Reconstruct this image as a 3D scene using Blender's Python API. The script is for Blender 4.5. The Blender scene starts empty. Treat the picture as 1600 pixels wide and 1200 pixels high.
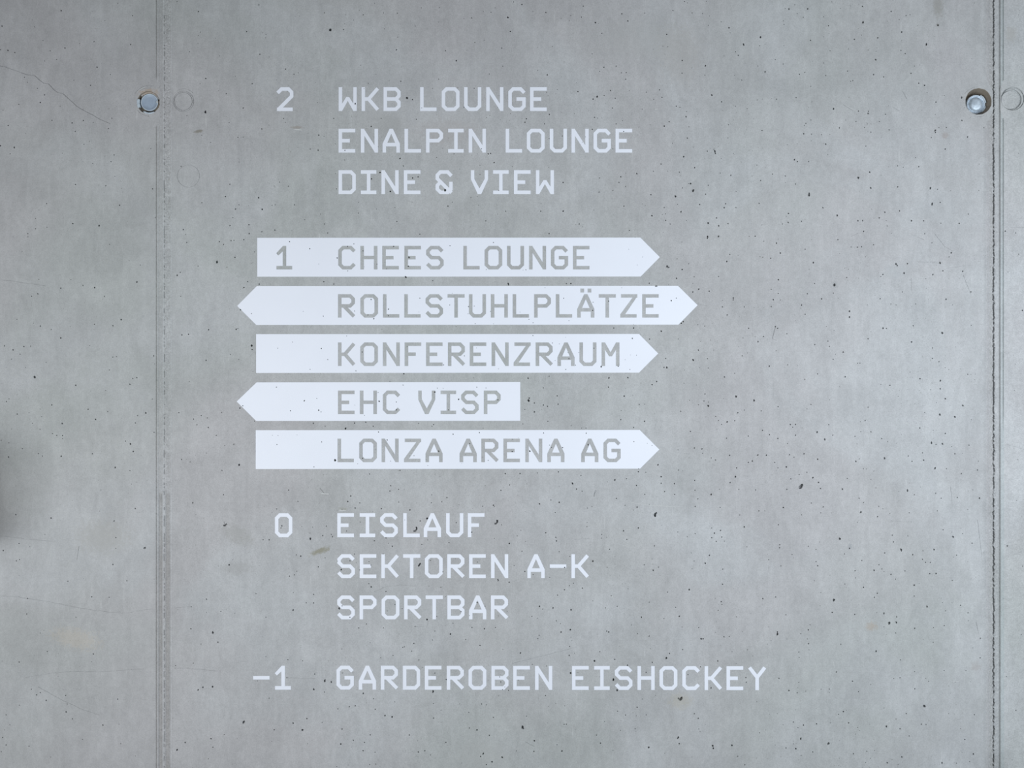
import bpy, bmesh, math, random
from mathutils import Vector, Matrix
from mathutils.geometry import delaunay_2d_cdt
random.seed(11)
S = bpy.context.scene
COL = S.collection
# ---------------------------------------------------------------- scale: 1 photo pixel = 1 mm on the wall face (y = 0)
def X(px): return (px - 800.0) / 1000.0
def Z(py): return 1.5 + (600.0 - py) / 1000.0

# ---------------------------------------------------------------- camera
D = 2.4
cam = bpy.data.cameras.new('camera'); cam_o = bpy.data.objects.new('camera', cam); COL.objects.link(cam_o)
cam_o.location = (0, -D, 1.5); cam_o.rotation_euler = (math.pi/2, 0, 0)
cam.sensor_fit = 'HORIZONTAL'; cam.sensor_width = 36.0; cam.lens = 36.0 * D / 1.6
cam.clip_start = 0.05; cam.clip_end = 60
S.camera = cam_o

# ---------------------------------------------------------------- light
w = bpy.data.worlds.new('world'); S.world = w; w.use_nodes = True
w.node_tree.nodes['Background'].inputs[0].default_value = (0.96, 0.99, 1.03, 1)
w.node_tree.nodes['Background'].inputs[1].default_value = 0.12
def area(name, loc, target, sx, sy, power, col):
    l = bpy.data.lights.new(name, 'AREA'); l.shape = 'RECTANGLE'; l.size = sx; l.size_y = sy
    l.energy = power; l.color = col
    o = bpy.data.objects.new(name, l); COL.objects.link(o); o.location = loc
    o.rotation_euler = (Vector(target) - Vector(loc)).to_track_quat('-Z', 'Y').to_euler()
    return o
area('window_daylight', (0.95, -1.2, 1.5), (0.7, 0, 1.48), 1.0, 0.5, 16.0, (0.955, 1.0, 1.045))
area('left_fill', (-1.35, -1.6, 1.15), (0.8, 0, 1.15), 1.0, 0.5, 14.5, (1.0, 1.0, 1.0))  # added fill from the left, no known source
area('near_left_fill', (-0.74, -1.1, 1.36), (0.0, 0, 1.34), 0.5, 0.5, 4.6, (1.0, 1.0, 1.0))  # added fill to lift the left and centre, not an actual lamp
vs = S.view_settings
S.display_settings.display_device = 'sRGB'
vs.view_transform = 'Standard'; vs.look = 'None'; vs.gamma = 1.0; vs.use_curve_mapping = False
vs.exposure = 0.0

# ---------------------------------------------------------------- materials
class NT:
    def __init__(s, name):
        s.m = bpy.data.materials.new(name); s.m.use_nodes = True
        s.t = s.m.node_tree; s.b = s.t.nodes['Principled BSDF']
    def n(s, typ, **kw):
        nd = s.t.nodes.new(typ)
        for k, v in kw.items(): setattr(nd, k, v)
        return nd
    def l(s, a, b): s.t.links.new(a, b)
    def put(s, sock, v):
        if hasattr(v, 'links'): s.l(v, sock)
        elif isinstance(v, (tuple, list)) and len(v) == 3 and sock.type == 'RGBA': sock.default_value = (*v, 1)
        else: sock.default_value = v
    def math(s, op, a, b=0.0, clamp=False):
        nd = s.n('ShaderNodeMath', operation=op); nd.use_clamp = clamp
        s.put(nd.inputs[0], a); s.put(nd.inputs[1], b); return nd.outputs[0]
    def mix(s, f, a, b, mode='MIX'):
        nd = s.n('ShaderNodeMix', data_type='RGBA', blend_type=mode)
        s.put(nd.inputs[0], f); s.put(nd.inputs[6], a); s.put(nd.inputs[7], b); return nd.outputs[2]
    def ramp(s, v, lo, hi, a=0.0, b=1.0):
        nd = s.n('ShaderNodeMapRange'); nd.interpolation_type = 'SMOOTHSTEP'
        s.put(nd.inputs[0], v); nd.inputs[1].default_value = lo; nd.inputs[2].default_value = hi
        nd.inputs[3].default_value = a; nd.inputs[4].default_value = b; return nd.outputs[0]
    def noise(s, vec, scale, detail=4, rough=0.55, dist=0.0):
        nd = s.n('ShaderNodeTexNoise'); s.l(vec, nd.inputs['Vector'])
        nd.inputs['Scale'].default_value = scale; nd.inputs['Detail'].default_value = detail
        nd.inputs['Roughness'].default_value = rough; nd.inputs['Distortion'].default_value = dist
        return nd.outputs['Fac']
    def mapv(s, vec, loc=(0,0,0), rot=(0,0,0), sc=(1,1,1), typ='POINT'):
        nd = s.n('ShaderNodeMapping', vector_type=typ); s.l(vec, nd.inputs[0])
        nd.inputs[1].default_value = loc; nd.inputs[2].default_value = rot; nd.inputs[3].default_value = sc
        return nd.outputs[0]

#  stains with a shape of their own: centre px, half-axes px, tilt (deg), colour, strength
STAINS = [(500, 861, 20, 5.5, 20, (0.235, 0.23, 0.17), 0.75), (118, 998, 48, 20, -12, (0.47, 0.43, 0.36), 0.35),
  (1362, 979, 11, 9, 0, (0.36, 0.30, 0.24), 0.45), (1466, 10, 10, 22, 0, (0.25, 0.25, 0.23), 0.5), (1465, 39, 3.5, 3, 0, (0.2, 0.2, 0.19), 0.7),
  (372, 836, 34, 18, -25, (0.30, 0.31, 0.30), 0.42), (368, 888, 30, 14, 0, (0.30, 0.31, 0.31), 0.35),
  (1477, 212, 7, 6, 0, (0.30, 0.27, 0.26), 0.5), (310, 205.5, 10, 3.0, 12, (0.20, 0.19, 0.16), 0.75),
  (464, 199, 13, 2.6, 0, (0.27, 0.24, 0.21), 0.55), (536, 795, 9, 3.2, 0, (0.28, 0.29, 0.25), 0.45),
  (232, 146, 18, 9, 0, (0.40, 0.31, 0.22), 0.55), (1063, 1095, 22, 16, 0, (0.40, 0.39, 0.33), 0.4),
  (700, 205, 60, 26, 0, (0.36, 0.35, 0.35), 0.35), (605, 192, 30, 22, 0, (0.34, 0.36, 0.36), 0.35),
  (160, 838, 55, 34, 0, (0.36, 0.37, 0.36), 0.45), (1305, 445, 6, 7, 0, (0.30, 0.32, 0.33), 0.6), (1525, 1042, 10, 9, 0, (0.34, 0.33, 0.33), 0.45),
  (1328, 854, 4, 6, -25, (0.29, 0.31, 0.33), 0.6), (1580, 52, 12, 16, 0, (0.36, 0.36, 0.34), 0.4), (753, 1180, 60, 30, 0, (0.40, 0.42, 0.42), 0.3),
  (840, 1143, 6, 22, 0, (0.33, 0.35, 0.36), 0.4), (1000, 60, 90, 40, 0, (0.37, 0.39, 0.39), 0.3), (1060, 85, 45, 60, 0, (0.38, 0.38, 0.37), 0.3),
  (1400, 425, 22, 18, 0, (0.38, 0.41, 0.43), 0.4), (705, 925, 12, 6, 0, (0.35, 0.36, 0.36), 0.35)]

def concrete(name, bright=1.0, speckle=1.0, stains=True, tint_attr=False, brown_shade=0.0):
    k = NT(name); tc = k.n('ShaderNodeTexCoord').outputs['Object']
    big = k.noise(tc, 1.7, 3, 0.5, 0.4); big2 = k.noise(k.mapv(tc, (3.1, 0, 7.7)), 3.6, 4, 0.55, 0.8)
    A = tuple(c*bright for c in (0.382, 0.410, 0.414)); B = tuple(c*bright for c in (0.402, 0.412, 0.428)); Cc = tuple(c*bright for c in (0.425, 0.449, 0.468))
    col = k.mix(k.ramp(big, 0.38, 0.62), A, B)
    col = k.mix(k.ramp(big2, 0.42, 0.70), col, Cc)
    # cloudy laitance, vertical wipe streaks, fine sand grain
    cl = k.noise(k.mapv(tc, (1.3, 0, 2.2)), 9, 6, 0.62, 0.6)
    def mul(col, v):
        cc = k.n('ShaderNodeCombineColor')
        for i in range(3): k.l(v, cc.inputs[i])
        return k.mix(1.0, col, cc.outputs[0], 'MULTIPLY')
    col = mul(col, k.ramp(cl, 0.25, 0.75, 0.93, 1.065))
    st = k.noise(k.mapv(tc, (0, 0, 0), (0, 0, 0), (42, 1, 6)), 1.0, 6, 0.68, 1.6)
    col = mul(col, k.ramp(st, 0.25, 0.75, 0.96, 1.037))
    wi = k.noise(k.mapv(tc, (6, 0, 3), (0, 0.5, 0), (1, 1, 0.55)), 34, 6, 0.72, 1.2)
    col = mul(col, k.ramp(wi, 0.25, 0.75, 0.94, 1.055))
    gr = k.noise(tc, 520, 4, 0.7); col = mul(col, k.ramp(gr, 0.25, 0.75, 1-0.12*speckle, 1+0.10*speckle))
    gr2 = k.noise(tc, 150, 4, 0.6, 0.5); col = mul(col, k.ramp(gr2, 0.25, 0.75, 1-0.05*speckle, 1+0.045*speckle))
    # tiny pores: their inner shade painted as scattered dark dots, in patches
    sp = k.noise(k.mapv(tc, (9, 0, 4), (0, 0, 0), (1, 1, 0.8)), 420, 2, 0.5)
    pat = k.noise(k.mapv(tc, (5, 0, 1)), 7, 3, 0.6)
    spm = k.math('MULTIPLY', k.ramp(sp, 0.64, 0.72), k.ramp(pat, 0.42, 0.65, 0.15, 0.75))
    col = k.mix(spm, col, (0.21, 0.22, 0.22))
    lt = k.noise(k.mapv(tc, (2, 0, 8), (0, 0.9, 0), (1, 1, 0.12)), 150, 2, 0.5)
    col = k.mix(k.ramp(lt, 0.68, 0.78, 0, 0.28), col, (0.60, 0.63, 0.64))
    if stains:
        brk = k.noise(k.mapv(tc, (4, 0, 4)), 190, 5, 0.75)
        for (px, py, rx, ry, ang, c, s_) in STAINS:
            v = k.mapv(tc, (X(px), 0, Z(py)), (0, -math.radians(ang), 0), (rx/1000, 1.0, ry/1000), 'TEXTURE')
            sx = k.n('ShaderNodeSeparateXYZ'); k.l(v, sx.inputs[0])
            d = k.math('SQRT', k.math('ADD', k.math('MULTIPLY', sx.outputs[0], sx.outputs[0]), k.math('MULTIPLY', sx.outputs[2], sx.outputs[2])))
            d = k.math('ADD', d, k.math('MULTIPLY', k.math('SUBTRACT', brk, 0.5), 2.6))
            col = k.mix(k.ramp(d, 0.35, 1.05, s_, 0.0), col, c)
    if tint_attr:
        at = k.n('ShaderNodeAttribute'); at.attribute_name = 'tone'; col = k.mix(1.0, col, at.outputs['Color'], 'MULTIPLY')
    if brown_shade: col = k.mix(brown_shade, col, (0.21, 0.175, 0.13))
    k.l(col, k.b.inputs['Base Color'])
    k.b.inputs['Roughness'].default_value = 0.72; k.b.inputs['Specular IOR Level'].default_value = 0.25
    bp = k.n('ShaderNodeBump'); bp.inputs['Strength'].default_value = 0.5; bp.inputs['Distance'].default_value = 0.0006
    hh = k.math('ADD', k.math('MULTIPLY', gr, 0.5), k.math('ADD', k.math('MULTIPLY', gr2, 0.7), k.math('MULTIPLY', cl, 1.5)))
    k.l(hh, bp.inputs['Height']); k.l(bp.outputs[0], k.b.inputs['Normal'])
    return k.m

def plain(name, c, rough=0.5, metal=0.0, var=0.06, scale=120, spec=0.4, bump=0.0):
    k = NT(name); tc = k.n('ShaderNodeTexCoord').outputs['Object']
    nz = k.noise(tc, scale, 4, 0.6)
    col = k.mix(k.ramp(nz, 0.3, 0.7), tuple(x*(1-var) for x in c), tuple(min(1, x*(1+var)) for x in c))
    k.l(col, k.b.inputs['Base Color']); k.b.inputs['Roughness'].default_value = rough
    k.b.inputs['Metallic'].default_value = metal; k.b.inputs['Specular IOR Level'].default_value = spec
    if bump:
        bp = k.n('ShaderNodeBump'); bp.inputs['Strength'].default_value = 1.0; bp.inputs['Distance'].default_value = bump
        k.l(nz, bp.inputs['Height']); k.l(bp.outputs[0], k.b.inputs['Normal'])
    return k.m

M_wall = concrete('smooth_concrete')
M_wall_r = concrete('speckled_concrete', 1.04, 1.5, True)
M_wall_l = concrete('grey_concrete', 0.985, 0.9, True)
M_seam = concrete('joint_concrete', 1.0, 1.3, False, True)
M_hole = concrete('brown_shaded_concrete', 0.8, 1.3, False, False, 0.82)  # brown stain, darkened further to paint in the shade of the recess
M_floor = concrete('floor_concrete', 0.75, 1.0, False)
M_vinyl = plain('white_vinyl', (0.735, 0.785, 0.875), 0.45, 0, 0.012, 9, 0.3)
M_cap = plain('blue_grey_plastic', (0.29, 0.365, 0.46), 0.5, 0, 0.05, 160, 0.4)
M_rim = plain('pale_blue_plastic', (0.44, 0.52, 0.59), 0.5, 0, 0.10, 260, 0.4)
M_zinc = plain('worn_galvanised_metal', (0.45, 0.53, 0.61), 0.45, 0.35, 0.20, 170, 0.5, 0.00025)
M_mortar = plain('pale_mortar', (0.52, 0.56, 0.58), 0.8, 0, 0.12, 500, 0.2, 0.0003)
M_scratch = plain('scraped_concrete', (0.53, 0.555, 0.56), 0.85, 0, 0.08, 300, 0.2)

# ---------------------------------------------------------------- helpers
def setp(o, label=None, cat=None, group=None, kind=None):
    for a, v in (('label', label), ('category', cat), ('group', group), ('kind', kind)):
        if v: o[a] = v
    return o
def empty(name, loc):
    o = bpy.data.objects.new(name, None); o.location = loc; o.empty_display_size = 0.02; COL.objects.link(o); return o
def mesh_obj(name, vs_, fs, mat, parent=None, smooth=False):
    me = bpy.data.meshes.new(name); me.from_pydata(vs_, [], fs); me.materials.append(mat)
    if smooth: me.polygons.foreach_set('use_smooth', [True]*len(me.polygons))
    me.update(); o = bpy.data.objects.new(name, me); COL.objects.link(o)
    if parent:
        o.parent = parent
        o.matrix_parent_inverse = Matrix.Translation(-Vector(parent.location))
    return o
def area2(p): return 0.5*sum(p[i][0]*p[(i+1) % len(p)][1] - p[(i+1) % len(p)][0]*p[i][1] for i in range(len(p)))
def ccw(p):          # polygons come in photo pixels (y down); flip y so that anticlockwise faces the camera
    q = [(x, -y) for x, y in p]
    return q if area2(q) > 0 else q[::-1]
def run_cdt(polys, eps=1e-4):
    vs_, fs = [], []
    for p in polys:
        q = ccw(p); b = len(vs_); vs_ += [Vector(v) for v in q]; fs.append(list(range(b, b+len(q))))
    r = delaunay_2d_cdt(vs_, [], fs, 1, eps, True)
    return r[0], r[2], r[5]
def bbox(p): xs = [a[0] for a in p]; ys = [a[1] for a in p]; return min(xs), min(ys), max(xs), max(ys)
def hit(a, b): return a[0] < b[2] and b[0] < a[2] and a[1] < b[3] and b[1] < a[3]

def blob(cx, cy, r, ax=1.0, ang=0.0, n=8, jit=0.22, rnd=random):
    ca, sa = math.cos(ang), math.sin(ang); out = []
    for i in range(n):
        t = 2*math.pi*i/n; rr = r*(1 + rnd.uniform(-jit, jit)); x, y = rr*math.cos(t)*ax, rr*math.sin(t)
        out.append((cx + x*ca - y*sa, cy + x*sa + y*ca))
    return out
def ribbon(pts, wd, taper=True):
    L, R = [], []; n = len(pts)
    for i, (x, y) in enumerate(pts):
        a = pts[max(0, i-1)]; b = pts[min(n-1, i+1)]; dx, dy = b[0]-a[0], b[1]-a[1]; l = math.hypot(dx, dy) or 1
        hw = wd*0.5*((1.0 - 0.75*i/(n-1)) if taper else 1.0)*random.uniform(0.85, 1.15)
        L.append((x - dy/l*hw, y + dx/l*hw)); R.append((x + dy/l*hw, y - dx/l*hw))
    return L + R[::-1]
def densify(pts, step=7, jit=0.35):
    out = []
    for (a, b) in zip(pts, pts[1:]):
        n = max(1, int(math.hypot(b[0]-a[0], b[1]-a[1])/step))
        for i in range(n):
            t = i/n; out.append((a[0]+(b[0]-a[0])*t + (random.uniform(-jit, jit) if out else 0), a[1]+(b[1]-a[1])*t + (random.uniform(-jit, jit) if out else 0)))
    out.append(pts[-1]); return out

# ---------------------------------------------------------------- pits in the concrete, read off the photograph: tile origin, then "u v size" at 4x
PIT_TILES = {
 (0, 0): "382 66 1.5;12 163 1.3;588 260 1.2;406 300 1.4;817 277 1.2;268 254 .9;313 317 .9;49 315 1.5;92 328 1.3;2 310 .9;354 372 1.1;279 381 .9;606 420 1.3;497 273 .8;690 466 .9;461 500 .9;566 533 1.0;234 552 1.0;171 514 .9;153 483 .8;278 593 1.2;252 640 1.6;118 652 1.1;19 688 .8;325 752 1.1;451 768 1.3;521 753 1.2;583 765 .9;699 739 1.1;678 803 1.1;470 822 .9;51 784 1.2;3 910 1.5;89 922 1.5;63 961 1.1;558 884 .9;525 902 .9;713 968 1.1;694 1010 .9;389 957 .7;472 1153 1.1;661 1160 1.2;718 1102 .7;828 98 1.1;736 20 .8;655 130 .7;980 367 1.5;1107 10 .9;1253 200 .9;1541 198 1.2;1237 272 .8;1185 323 1.0;1286 490 1.3;1576 523 1.1;1414 585 1.0;1520 675 1.2;1284 700 2.2;1284 694 1.4;1432 765 .8;1487 858 1.2;1520 857 .8;1436 1152 1.2;1494 1012 .8;1132 1040 1.0;1240 72 1.4;1373 349 .7;1168 722 .8;954 1180 1.1;943 928 .8;202 124 .6;1030 952 1.5",
 (400, 0): "18 30 1.3;24 339 1.4;670 92 1.2;465 186 2.8;547 185 1.1;427 80 .9;797 80 .8;883 82 1.1;803 180 .9;886 232 .8;878 311 1.2;1146 47 .8;1348 112 1.1;1468 76 1.0;1574 109 1.9;1420 72 .8;1590 196 1.3;1495 48 .7;1368 265 .9;1184 317 1.0;1252 379 1.4;1535 300 1.1;1458 463 .9;1364 552 1.0;1103 552 .8;185 432 1.3;237 464 1.2;272 100 .7;264 455 .8;60 236 .8;610 125 .7;655 408 .7;905 508 1.1;943 612 2.1;978 622 1.2;1142 495 .9;620 648 1.6;384 640 .8;486 740 1.1;173 740 1.0;183 766 .8;36 806 1.3;392 844 1.3;339 932 .9;388 938 1.3;1002 745 1.0;900 990 1.5;921 1037 1.0;1129 985 .8;1488 1016 1.4;1168 926 .8;1300 670 1.0;554 1000 .9;775 1078 1.7;722 1118 1.2;979 1112 1.4;1013 1105 1.3;840 1196 1.7;1182 1190 2.4;147 1138 1.0;202 1164 1.1;337 1120 .7;497 1085 1.0;503 1180 .9;1527 748 .7;556 940 1.0;1400 1090 .9;1450 964 2.0;1466 958 1.4;1410 930 .8;720 790 1.4;782 740 1.0",
 (800, 0): "62 28 1.6;10 12 1.0;212 78 1.1;445 38 1.2;521 141 1.7;434 107 1.0;686 86 1.4;724 131 1.4;830 82 .8;1006 66 1.1;1078 10 1.1;1097 18 .9;1126 80 .9;1190 84 .9;1234 100 .8;1214 8 .9;967 215 1.4;562 208 1.0;1308 136 1.0;1356 173 1.5;1364 205 1.0;1554 232 2.0;1447 278 2.0;1548 286 1.1;1398 323 .9;1414 346 1.1;501 337 1.1;1325 350 .8;1209 411 1.4;1064 378 1.2;575 420 1.2;651 413 1.1;714 454 1.1;711 495 1.3;220 468 1.4;684 455 .9;1063 457 1.0;1206 470 .9;1582 449 1.3;1436 500 .9;1390 470 .7;252 290 .8;161 440 .8;532 605 1.8;507 619 1.4;645 614 1.2;615 566 1.0;576 597 1.0;922 562 1.2;840 576 1.0;412 572 1.4;628 675 1.2;886 621 1.0;937 609 1.0;1249 594 1.5;1310 636 1.2;1027 664 1.3;1049 670 .9;813 682 .9;1469 679 1.0;1396 664 .8;1088 730 1.3;1092 697 .9;982 760 1.2;952 788 1.5;1383 750 .8;1353 780 1.1;1563 816 1.3;234 715 1.3;90 742 1.3;81 764 1.1;203 774 1.0;516 733 1.1;534 738 .9;651 775 1.0;502 808 1.3;698 822 1.0;283 560 .8;1106 793 .9;1096 863 1.2;1350 862 .9;314 850 .9;232 866 .9;1073 979 1.5;932 1025 1.3;1046 1076 1.1;1142 1048 1.2;1268 946 1.8;1271 958 1.3;1220 944 1.1;1260 935 .8;319 1140 1.3;1116 1148 1.6;1132 1192 2.2;1104 1147 1.0;1226 1158 1.0;1065 1175 1.1;1554 1128 1.2;1531 1032 .9;1368 1095 1.3;680 1105 1.3;668 1140 1.0;546 1112 1.2;780 1085 1.3;884 1070 .9;1308 990 .8;710 1165 .8;631 1190 .8;1384 960 .8;630 930 .8",
 (1200, 0): "590 40 1.5;248 55 1.5;131 56 1.4;168 30 1.1;183 85 1.0;220 108 1.0;108 54 .8;452 52 .8;770 71 1.3;594 139 2.1;378 161 1.1;97 130 .9;836 200 1.5;540 246 1.4;686 236 1.4;990 276 1.9;266 252 1.3;347 104 .9;820 122 .9;863 97 1.0;888 92 .9;1062 158 1.8;831 315 1.2;858 335 1.3;673 373 1.6;388 317 1.0;45 372 1.0;95 400 .8;348 394 .9;230 452 1.3;196 464 1.1;660 466 1.3;723 480 1.2;894 458 1.1;497 444 1.0;361 472 1.0;915 412 .9;949 406 .8;530 504 1.1;516 508 .9;942 520 1.2;978 533 1.7;268 540 .9;1242 250 .8;176 610 1.1;54 620 1.1;409 680 1.8;507 607 .8;1049 638 1.2;625 709 1.4;628 696 1.1;565 694 1.0;734 714 1.3;994 578 .8;1211 608 1.8;1212 753 1.4;1350 799 1.3;236 772 1.1;228 784 .9;268 750 1.1;550 759 1.1;697 760 1.1;602 797 .9;446 799 1.2;223 836 1.4;643 826 1.2;757 812 1.1;272 838 1.0;334 842 .8;1046 815 1.9;1046 828 1.4;1021 860 1.1;1115 797 1.3;1068 797 .9;361 900 1.5;272 880 .8;612 913 1.0;1108 932 1.7;1247 856 1.3;165 998 1.5;184 1010 1.4;254 1010 1.0;635 1076 1.7;564 1111 2.4;642 1174 1.7;810 1036 1.2;942 1042 1.3;845 1045 .8;108 1100 1.1;28 1088 1.1;172 1150 1.2;1015 1175 1.9;1060 1183 1.1;810 1168 1.3;570 1195 .8;1467 166 1.8;1384 298 1.1;1460 1098 1.8;1475 440 1.0;1318 1190 .7;374 965 .8;1045 715 .8;1320 1025 .8;1377 130 .9;680 300 .6",
 (0, 300): "747 82 1.4;619 210 1.7;455 198 1.6;291 72 1.1;222 230 1.2;293 220 .9;222 165 .8;174 260 1.0;175 280 .9;243 112 .8;138 370 .8;243 546 1.0;380 601 1.2;592 597 1.4;653 652 1.0;443 548 .9;519 583 1.0;236 636 1.2;198 652 1.0;758 797 1.5;590 826 1.0;706 836 1.1;380 912 1.4;252 838 1.3;320 860 .9;82 987 1.5;150 966 1.3;191 964 .9;28 962 1.2;125 1013 1.0;72 1044 .8;217 1157 2.2;160 1097 .9;288 1065 .8;705 1032 1.1;728 1029 1.1;684 1112 1.1;855 1160 1.2;855 563 1.6;830 1166 1.0;972 160 1.3;807 430 .8;208 820 .8;560 960 .8;440 842 .7;1472 107 1.5;1261 67 1.1;1409 28 1.4;1437 210 1.4;1145 235 1.3;1455 160 1.0;1160 265 .9;1371 310 1.3;1398 328 1.2;1524 298 1.4;1557 260 1.2;1556 205 1.2;1168 315 1.0;1355 438 2.2;1468 408 1.4;1238 463 1.1;1107 520 1.4;1127 502 1.2;1418 470 .9;1462 302 .9;1548 560 1.3;1524 597 1.3;1503 736 1.3;1130 652 .9;1304 861 1.4;1137 893 1.3;1178 889 1.5;1476 858 1.5;1487 854 .9;1288 1052 1.2;1573 960 2.3;1576 985 1.4;1440 1014 1.0;1183 1184 1.0;1590 375 .7;1032 95 1.4;1070 45 1.8;960 1024 1.2",
 (400, 300): "16 36 1.6;38 108 1.6;100 84 1.0;118 238 1.2;570 600 .0;210 310 1.3",
 (1000, 300): "68 17 1.2;221 27 2.2;410 13 1.2;373 78 1.5;152 97 1.0;256 124 1.5;74 148 1.6;160 177 1.2;158 136 .9;140 140 .8;189 200 .9;526 98 1.5;535 73 1.1;478 162 1.4;426 195 1.8;492 211 1.5;551 198 1.2;600 97 1.1;745 71 1.2;1057 18 2.3;1057 8 1.5;1010 183 1.3;928 134 1.4;926 190 1.3;890 200 1.0;491 278 1.5;422 280 2.0;421 290 1.3;720 276 1.3;683 277 .9;774 308 1.0;853 320 1.4;877 382 1.6;1032 358 1.2;543 434 1.5;562 390 1.1;817 414 1.2;767 408 1.0;1083 441 1.6;170 466 2.0;180 471 1.3;263 484 1.6;232 418 .9;491 528 1.1;865 548 1.7;339 530 .9;97 589 1.3;367 607 1.3;432 620 1.3;330 625 1.1;195 679 1.3;227 663 1.0;583 662 1.7;583 674 1.3;515 718 1.2;545 768 1.1;820 608 1.1;864 634 1.1;833 673 1.3;820 716 1.2;652 718 1.0;1046 636 1.3;1135 668 1.5;1091 572 1.1;1010 707 1.3;1032 764 1.2;258 820 1.7;270 810 1.3;132 870 1.6;679 852 1.5;846 842 1.5;860 852 1.3;772 903 1.2;738 935 1.3;918 886 1.1;362 830 1.0;405 838 .9;1092 954 1.2;365 988 1.1;60 920 1.1;672 1006 1.0;638 1024 1.0;332 1050 1.9;168 1097 1.9;150 1096 1.1;808 1088 1.5;421 1042 1.0;426 1100 1.1;528 1156 1.3;104 1184 1.3;592 1133 1.0;851 992 1.0;923 1080 1.0;1175 932 1.1;1184 966 1.0;1110 1137 1.1;1030 1170 1.2;58 570 1.2;644 912 .9",
 (1250, 300): "232 147 1.8;143 98 1.2;362 179 1.3;391 179 1.3;495 162 1.3;530 127 1.3;826 75 2.2;876 65 1.4;622 118 1.4;697 180 1.8;773 180 1.4;398 246 1.3;237 298 1.3;460 329 1.1;320 344 .9;358 345 1.4;385 342 1.2;780 260 1.0;824 318 1.1;880 195 1.0;995 196 1.3;1052 138 1.1;945 380 1.5;932 406 1.3;600 450 1.8;608 460 1.4;650 507 1.9;672 448 1.4;518 515 1.3;505 528 1.1;875 442 1.9;893 492 1.4;830 516 1.4;1017 496 1.5;216 582 2.8;208 632 1.1;292 534 1.2;501 667 1.2;640 624 1.0;1068 624 1.2;913 670 1.6;309 745 1.8;309 782 1.6;519 851 1.7;540 853 1.3;708 836 1.2;888 881 2.3;697 937 1.7;425 917 1.2;828 975 1.1;270 1000 1.5;207 1046 1.2;360 1070 1.1;375 1070 1.0;828 1040 1.2;868 1060 1.2;282 1155 1.3;750 1167 1.7;876 1180 1.8;1048 1140 1.1;185 966 1.0;723 700 .9;568 700 1.0;1348 256 1.1;1283 245 1.4;1367 388 1.0;1390 740 1.5;1300 500 1.0;410 405 .8;545 212 .8;1070 833 .8;1200 205 1.4",
 (0, 600): "473 8 1.5;812 2 1.2;40 110 1.2;56 92 1.0;324 131 1.3;108 188 1.1;260 204 .9;388 247 1.4;250 283 1.0;551 158 1.6;597 221 1.4;911 181 1.5;673 172 1.1;846 243 1.0;860 198 .9;815 374 1.7;833 422 1.4;784 357 1.0;328 310 1.1;355 321 1.1;391 322 1.1;392 342 1.0;383 451 1.7;240 435 1.0;265 450 1.0;577 436 1.1;54 457 1.4;8 352 1.1;55 367 1.0;140 404 1.1;660 40 .8;963 302 1.3;720 522 1.7;845 778 1.2;319 838 1.4;713 856 1.2;724 960 1.1;812 541 1.0;99 817 1.5;20 1041 1.6;907 1024 1.8;900 1026 1.2;102 1105 1.1;123 1098 1.0;119 997 1.1;187 1017 .8;706 1128 1.2;724 1028 .9;631 663 .7;1231 255 1.3;1302 272 1.2;1118 179 1.1;1210 219 1.1;1258 198 1.0;1352 321 1.1;1296 212 1.1;1461 377 1.0;1135 472 1.1;1188 487 1.0;1494 505 2.0;1205 742 1.4;1387 540 1.0;1397 692 1.0;1290 432 .8;1499 150 1.4;1590 232 1.0;1408 882 2.2;1416 876 1.6;1432 1130 1.7;1438 1126 1.3;1386 178 .9",
 (400, 600): "280 12 .0;1040 1165 .0",
 (250, 700): "804 263 1.2;862 334 1.1;729 381 1.0;1094 74 2.0;1310 163 1.1;1500 140 1.2;1442 236 1.1;1436 269 1.1;1491 258 1.0;1174 334 1.5;1192 300 1.3;1384 379 1.3;1248 343 .9;1220 375 1.2;1562 387 1.3;1492 338 1.1;1138 388 1.4;762 487 1.2;756 500 1.3;644 573 1.1;682 574 1.3;1017 547 1.3;940 567 2.0;1070 540 1.1;1078 555 1.0;1166 519 1.0;1251 463 .9;1040 488 1.0;880 676 1.4;852 668 1.0;989 743 1.2;1032 687 .9;1187 705 1.0;1306 710 1.0;1133 761 1.5;1216 663 1.1;1452 614 1.2;1340 580 1.5;1412 562 1.1;1394 662 1.0;855 770 1.0;840 793 1.0;809 801 .9;960 915 1.2;960 969 1.2;914 968 .9;832 1014 1.4;1320 868 1.3;1305 848 1.0;1120 1004 1.8;1138 987 1.0;1187 1058 1.0;1468 978 .9;1242 1125 1.3;1290 1100 1.0;330 1154 2.0;291 945 1.2;195 992 1.0;193 1130 1.4;662 1057 .9;600 910 .9;290 1027 .7;400 484 1.8;1412 897 1.4",
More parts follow.
